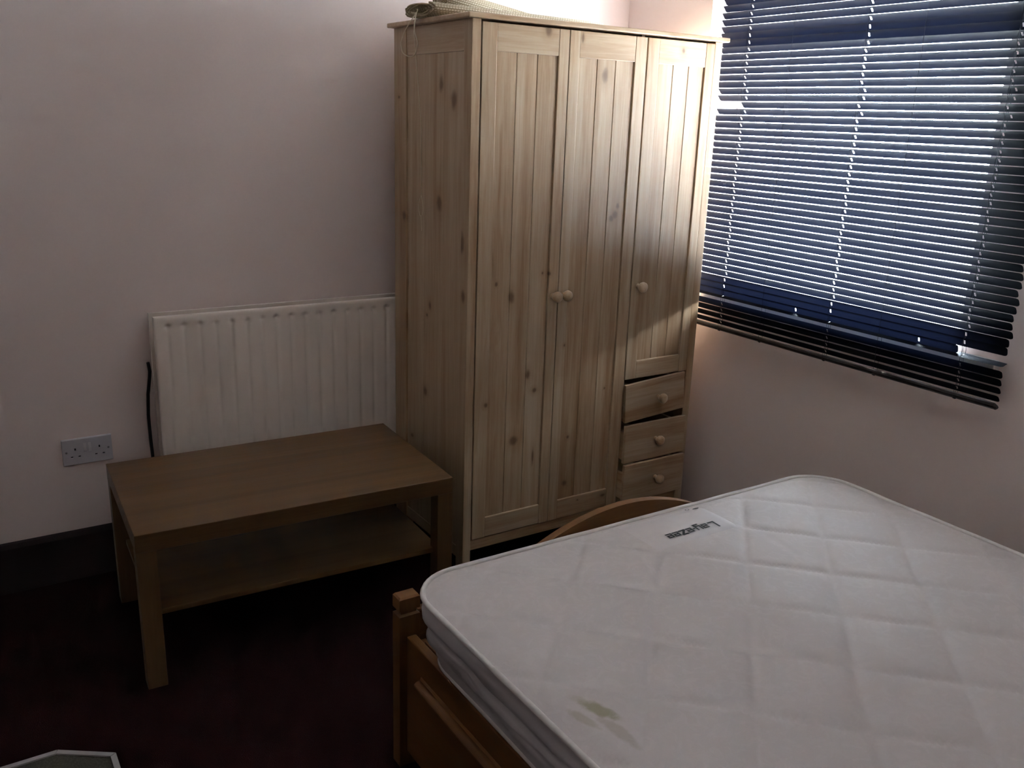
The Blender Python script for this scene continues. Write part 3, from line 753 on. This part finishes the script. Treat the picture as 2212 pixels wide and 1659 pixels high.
pts = [(-0.028, 0.262, 1.806), (-0.030, 0.262, 1.796), (-0.043, 0.30, 1.757), (-0.040, 0.345, 1.722), (-0.038, 0.350, 1.700), (-0.037, 0.338, 1.682), (-0.036, 0.30, 1.672), (-0.036, 0.262, 1.676), (-0.037, 0.243, 1.70), (-0.039, 0.240, 1.715), (-0.043, 0.252, 1.75), (-0.031, 0.262, 1.796)]
def smooth(pts, k=5):
    out = []; P = [Vector(p) for p in pts]
    for i in range(len(P)-1):
        a, b, c_, d = P[max(i-1, 0)], P[i], P[i+1], P[min(i+2, len(P)-1)]
        for j in range(k):
            t_ = j/k; out.append(0.5*((2*b)+(c_-a)*t_+(2*a-5*b+4*c_-d)*t_*t_+(3*b-a-3*c_+d)*t_**3))
    out.append(P[-1]); return out
r1inv = Matrix.Rotation(-math.radians(6), 4, 'Z')
tr1 = lambda ps: [r1inv @ Vector(loc1(p)) for p in ps]
add_tube(bm, tr1(smooth(pts)), 0.0018, 6)
add_tube(bm, tr1([(-0.031, 0.264, 1.796), (-0.037, 0.266, 1.74), (-0.030, 0.266, 1.67), (-0.012, 0.288, 1.45), (-0.006, 0.300, 1.245)]), 0.0016, 6)
add_tube(bm, tr1(smooth([(-0.006, 0.300, 1.245), (-0.006, 0.318, 1.215), (-0.006, 0.312, 1.185), (-0.006, 0.298, 1.178), (-0.006, 0.287, 1.195), (-0.006, 0.289, 1.22), (-0.006, 0.300, 1.245)])), 0.0008, 6)
add_tube(bm, tr1([(-0.006, 0.300, 1.178), (-0.006, 0.297, 1.13)]), 0.0008, 6)
# band of string round the roll's end
mesh_obj('string', fin(bm, 'string', True), M['string'], roll1, label='thin cream string hanging in a loop')

# ------------------------------------------------------------------ octagonal panel on the carpet
OX0, OX1, OY0, OY1, CX_, CY_ = -1.760, -1.147, -0.780, -0.267, 0.117, 0.080
oct_ = empty('octagonal_panel', ((OX0+OX1)/2, (OY0+OY1)/2, 0), 0, 'octagonal panel with a narrow white mitred rim lying on the dark carpet', 'panel')
ocx, ocy = (OX0+OX1)/2, (OY0+OY1)/2
P8 = [(OX0+CX_, OY0), (OX1-CX_, OY0), (OX1, OY0+CY_), (OX1, OY1-CY_), (OX1-CX_, OY1), (OX0+CX_, OY1), (OX0, OY1-CY_), (OX0, OY0+CY_)]
P8 = [(x-ocx, y-ocy) for x, y in P8]
def inset(P, d):
    out = []; n = len(P)
    for i in range(n):
        p0, p1, p2 = Vector(P[i-1]), Vector(P[i]), Vector(P[(i+1) % n])
        e1, e2 = (p1-p0).normalized(), (p2-p1).normalized()
        n1, n2 = Vector((-e1.y, e1.x)), Vector((-e2.y, e2.x)); b = (n1+n2).normalized()
        out.append(p1+b*d/max(0.2, b.dot(n1)))
    return out
I8 = inset(P8, 0.013); J8 = inset(P8, 0.010)
prism('inner_panel', [tuple(p) for p in J8], 2, 0.001, 0.0085, M['speckle'], oct_)
for i in range(8):
    a, b = Vector(P8[i]), Vector(P8[(i+1) % 8]); c_, d = I8[(i+1) % 8], I8[i]
    sh = (b-a).normalized()*0.0008
    prism('rim_strip', [tuple(a+sh), tuple(b-sh), tuple(c_-sh), tuple(d+sh)], 2, 0.0, 0.0125, M['rim'], oct_)
